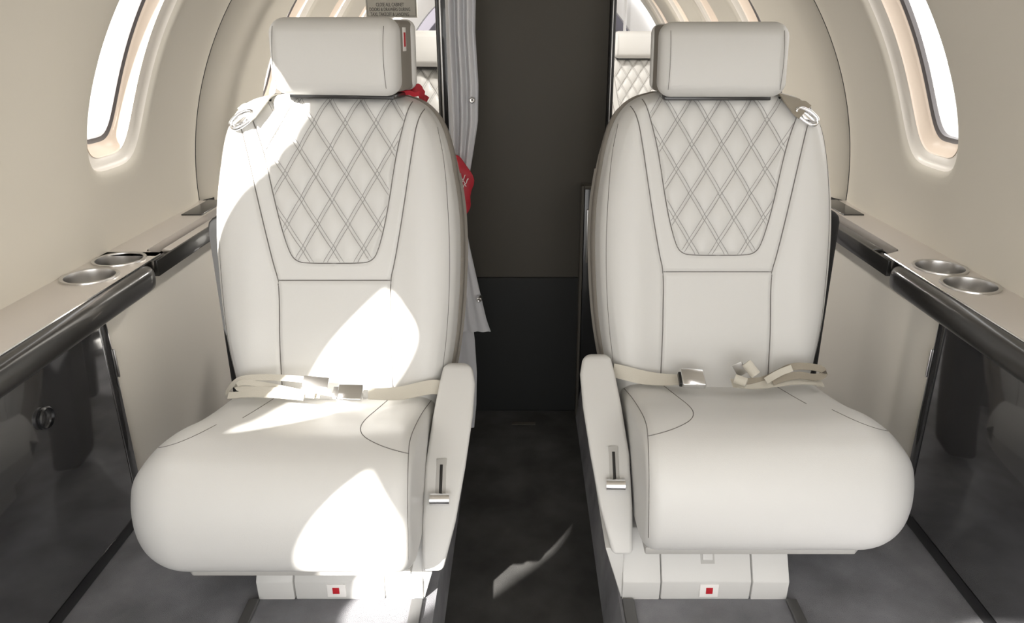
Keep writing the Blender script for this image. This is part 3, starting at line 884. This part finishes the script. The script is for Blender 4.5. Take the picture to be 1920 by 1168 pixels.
def lap_belt_left():
    y = 1.182
    P = lambda px, py, yy=y: aty(px, py, yy)
    root = thing('seat_belt', 'beige lap belt lying across the sunlit left seat', 'seat belt', P(640, 738))
    a = sm([P(836, 730, 1.205), P(815, 724, 1.20), P(785, 730, 1.19), P(745, 739, 1.18), P(690, 738, 1.17)])
    mesh('strap', *ribbon(a, [Vector((0, .55 + .4 * i / 39, .8 - .5 * i / 39)) for i in range(40)], .026), 'belt', root)
    c = P(657, 737, 1.165); bz = Vector((0, -.55, .83)).normalized(); X = Vector((1, 0, -.02)).normalized()
    V, F = box(-.022, .022, -.016, .016, -.006, .006, .003)
    bk = mesh('buckle', oriented(V, c, X, bz), F, 'chrome', root)
    V, F = box(-.030, -.019, -.011, .011, -.004, .004, .001)
    mesh('buckle_plate', oriented(V, c, X, bz), F, 'steel', bk)
    # folded free strap
    b = sm([P(600, 742, 1.165), P(560, 735, 1.17), P(510, 724, 1.175), P(460, 716, 1.178), P(444, 720, 1.178), P(444, 728, 1.176), P(462, 730, 1.172), P(510, 730, 1.168), P(560, 738, 1.162), P(590, 742, 1.16)], 3, 80)
    mesh('strap', *ribbon(b, [Vector((0, .65, .75))] * 80, .010, .002), 'belt', root)
    b = sm([P(424, 738, 1.20), P(434, 722, 1.19), P(452, 709, 1.185), P(500, 707, 1.182), P(545, 709, 1.18), P(585, 714, 1.178)], 2, 40)
    mesh('strap', *ribbon(b, [Vector((0, .6, .75))] * 40, .011, .002), 'belt', root)
    b = sm([P(428, 742, 1.17), P(470, 738, 1.165), P(520, 740, 1.16), P(570, 745, 1.155)], 2, 30)
    mesh('strap', *ribbon(b, [Vector((0, .7, .6))] * 30, .012, .002), 'belt', root)
    V, F = box(-.022, .022, -.010, .010, -.0015, .0015, .001)
    mesh('latch_plate', oriented(V, P(592, 716, 1.165), Vector((1, 0, -.1)), Vector((0, -.6, .8))), F, 'steel', root)
    return root
lap_belt_left()
def shoulder_belt(s, dxa, dy, label, strapmat):
    def T(v): return Vector((s * (v.x - dxa), v.y + dy, v.z))
    p0, n0 = hit(BACKBVH, 1490, 196, .006); p1, n1 = hit(BACKBVH, 1506, 214, .008); p2, n2 = hit(BACKBVH, 1512, 228, .006)
    top = p0 + Vector((-.012, .055, .012)); top2 = p0 + Vector((-.006, .018, .012))
    root = thing('shoulder_belt', label, 'seat belt', T(top), 'shoulder belts over the seat backs')
    L = sm([top, top2, p0 + n0 * .004, p1 + n1 * .003], 2, 24)
    V, F = ribbon(L, [Vector((1, 0, -.25))] * 24, .040, .0022)
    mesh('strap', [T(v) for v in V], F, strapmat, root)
    # chrome tongue: rounded loop and plate
    c = (p1 + p2) / 2; X = Vector((1, 0, -.22)).normalized(); dn = (p2 - p1).normalized()
    loop = []
    for k in range(28):
        an = 2 * math.pi * k / 28
        wv = .019 * math.cos(an) * (1 - .28 * (math.sin(an) < 0) * -math.sin(an)); hv = .017 * math.sin(an)
        loop.append(c + X * wv - dn * hv + n1 * .003)
    V, F = tube(loop, .0035, 10, closed=True)
    mesh('belt_tongue', [T(v) for v in V], F, 'chrome', root, smooth=60)
    V, F = box(-.010, .010, -.008, .008, -.002, .002, .0012)
    V = [c + X * v.x + dn * v.y + n1 * (v.z + .003) for v in V]
    mesh('tongue_plate', [T(v) for v in V], F, 'chrome', root)
    gp = p0 + Vector((-.028, .03, .004))
    V, F = box(gp.x - .014, gp.x + .012, gp.y - .01, gp.y + .02, gp.z - .010, gp.z + .006, .004)
    mesh('belt_guide', [T(v) for v in V], F, 'black', root)
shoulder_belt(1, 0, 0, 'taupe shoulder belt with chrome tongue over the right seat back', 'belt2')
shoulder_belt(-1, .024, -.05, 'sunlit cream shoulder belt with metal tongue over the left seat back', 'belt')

# ------------------------------------------------------------------ curtain, red cloths, placard, pole
def drape(rows, y, amp, waves, nx, seed, left, ph=0.0):
    """rows: (py, px_right); left edge x fixed"""
    V, F = [], []
    R_ = resample([(a, b) for a, b in rows], 70); nr = len(R_)
    for i, (py, pxr) in enumerate(R_):
        e = aty(pxr, py, y)
        for j in range(nx):
            f = j / (nx - 1); x = left + (e.x - left) * f
            yy = y + amp * math.sin(2 * math.pi * waves * f + ph + .4 * math.sin(i * .09)) * (.6 + .4 * math.sin(i * .05 + seed)) * (1 - .4 * f)
            zz = e.z - (.0 if i < nr - 1 else 0)
            V.append(Vector((x, yy, zz)))
    F = [(i * nx + j, i * nx + j + 1, (i + 1) * nx + j + 1, (i + 1) * nx + j) for i in range(nr - 1) for j in range(nx - 1)]
    # thickness
    k = len(V); V += [v + Vector((0, .003, 0)) for v in V]; F += [tuple(reversed([i + k for i in f])) for f in F]
    b = [j for j in range(nx)] + [i * nx + nx - 1 for i in range(1, nr)] + [(nr - 1) * nx + j for j in range(nx - 2, -1, -1)] + [i * nx for i in range(nr - 2, 0, -1)]
    for i in range(len(b)):
        l = b[(i + 1) % len(b)]; F.append((b[i], l, l + k, b[i] + k))
    return V, F
root = thing('curtain', 'white gathered curtain with snap buttons hanging behind the left seat', 'curtain', (-.13, 1.72, 1.2))
YC_ = 1.70
V, F = drape([(-330, 893), (-60, 893), (60, 891), (160, 897), (230, 896), (300, 885), (330, 880), (400, 868), (470, 882), (540, 898), (600, 912), (622, 920)], YC_, .016, 3.3, 70, 1.0, -.165, ph=1.2)
mesh('front_drape', V, F, 'curtain', root, smooth=70)
V, F = drape([(560, 880), (640, 890), (700, 894), (760, 893), (802, 889)], YC_ + .045, .010, 2.2, 40, 2.0, -.20)
mesh('rear_drape', V, F, 'curtain', root, smooth=70)
for px, py in ((885, 188), (898, 562)):
    c = aty(px, py, YC_ - .0175)
    V, F = lathe((0, 0), [(.0002, .002), (.0025, .0035), (.004, .0035), (.0058, .002), (.0065, 0), (.0065, -.014)], 20)
    mesh('snap_button', [c + Vector((v.x, -v.z, v.y)) for v in V], F, 'steel', root)
mesh('curtain_track', *box(-.19, -.08, 1.66, 1.76, 1.235, 1.25, .004), 'arch', root)
def blob(c, w_, h_, d_, mfun):
    V, F = [], []; n, m = 28, 18
    for i in range(m + 1):
        ph = math.pi * i / m
        for k in range(n):
            a = 2 * math.pi * k / n
            x, z = math.cos(a) * math.sin(ph), math.cos(ph)
            V.append(c + mfun(x * w_ / 2, math.sin(a) * math.sin(ph) * d_ / 2, z * h_ / 2))
    for i in range(m):
        for k in range(n):
            l = (k + 1) % n; F.append((i * n + k, i * n + l, (i + 1) * n + l, (i + 1) * n + k))
    return V, F
# red cloth pouch tucked against the curtain
c = aty(862, 348, 1.655)
V, F = blob(c, .062, .135, .026, lambda x, y, z: Vector((x - .10 * z + .004 * math.sin(z * 90) - 3.5 * max(0, -z) * x * 2, y + .003 * math.sin(z * 120 + x * 60), z)))
o = thing('red_pouch', 'red cloth pouch with white script hanging at the white curtain', 'pouch', c)
mesh('pouch_body', V, F, 'red', o, smooth=80)
sq = []
for k, (dx, dz) in enumerate(((.002, .012), (.009, .004), (.003, -.008))):
    pts = []
    for i in range(26):
        u_ = i / 25
        pts.append(c + Vector((dx - .012 + .024 * u_, -.0135 + .0, dz + .010 * u_ + .0045 * math.sin(u_ * 14 + k))))
    mesh('white_script', *tube(pts, .0009, 5), 'white', o)
# red ribbon behind the left headrest
c = aty(768, 170, 1.42)
o = thing('red_ribbon', 'crumpled red ribbon on top of the left seat behind its headrest', 'ribbon', c)
L = sm([aty(742, 180, 1.38), aty(755, 170, 1.40), aty(765, 162, 1.41), aty(774, 172, 1.40), aty(784, 163, 1.42), aty(790, 176, 1.43), aty(800, 190, 1.47)], 2, 30)
mesh('ribbon_loop', *ribbon(L, [Vector((.2 * math.sin(i * .7), -.5 + .2 * math.cos(i), .8)) for i in range(30)], .017, .0015), 'red', o)
L = sm([aty(745, 178, 1.37), aty(765, 172, 1.375), aty(778, 178, 1.38), aty(786, 174, 1.385)], 2, 20)
mesh('ribbon_tail', *ribbon(L, [Vector((0, -.5, .8))] * 20, .009, .0015), 'red', o)

# placard beyond the left headrest, hanging from the ceiling
PY = 2.25
a = aty(681, -60, PY); b = aty(783, 33, PY)
root = thing('placard', 'grey notice placard with three printed lines above the left headrest', 'sign', ((a.x + b.x) / 2, PY, (a.z + b.z) / 2))
mesh('plate', *box(a.x, b.x, PY - .003, PY + .003, b.z, a.z, .0015), 'plac', root)
mesh('hanger', *box(a.x + .02, b.x - .02, PY + .0035, PY + .010, a.z - .02, 1.275, .001), 'plac', root)
mesh('border', *tube([(a.x + .004, PY - .0034, a.z - .004), (a.x + .004, PY - .0034, b.z + .004), (b.x - .004, PY - .0034, b.z + .004), (b.x - .004, PY - .0034, a.z - .004)], .0006, 5), 'ink', root)
for txt, py, wpx in (('CLOSE ALL CABINET', 9, 52), ('DOORS & DRAWERS DURING', 18, 76), ('TAXI, TAKEOFF & LANDING', 27, 72)):
    cu = bpy.data.curves.new('text', 'FONT'); cu.body = txt; cu.align_x = 'CENTER'; cu.align_y = 'CENTER'; cu.size = .013
    cu.extrude = .0003
    to = bpy.data.objects.new('text', cu); COL.objects.link(to)
    bpy.context.view_layer.update()
    me = bpy.data.meshes.new_from_object(to.evaluated_get(bpy.context.evaluated_depsgraph_get()))
    wd = max(v.co.x for v in me.vertices) - min(v.co.x for v in me.vertices)
    tgt = (aty(700 + wpx, 20, PY) - aty(700, 20, PY)).length
    c = aty(731, py, PY - .0036)
    k = tgt / wd
    V = [c + Vector((v.co.x * k, -v.co.z, v.co.y * 1.0)) for v in me.vertices]
    F = [tuple(p.vertices) for p in me.polygons]
    bpy.data.objects.remove(to); 
    mesh('lettering', V, F, 'ink', root, smooth=0)

p0 = aty(1171, 70, 4.3); p1 = aty(1175, -60, 4.3)
root = thing('grab_pole', 'thin white upright pole beyond the far right seat', 'pole', (p0.x, 4.3, 0))
mesh('pole', *tube([(p0.x, 4.3, 0), (p0.x, 4.3, p0.z - .1), (p1.x, 4.3, 1.26)], .008, 12), 'arch', root)
mesh('pole_foot', *lathe((p0.x, 4.3), [(.03, .0), (.03, .006), (.012, .012), (.008, .02)], 20), 'arch', root)

# pale airport apron outside
V = [Vector((x, y, -1.6)) for x, y in ((-60, -60), (60, -60), (60, 60), (-60, 60))]
struct(mesh('ground', V, [(0, 1, 2, 3)], 'tarmac', smooth=0))
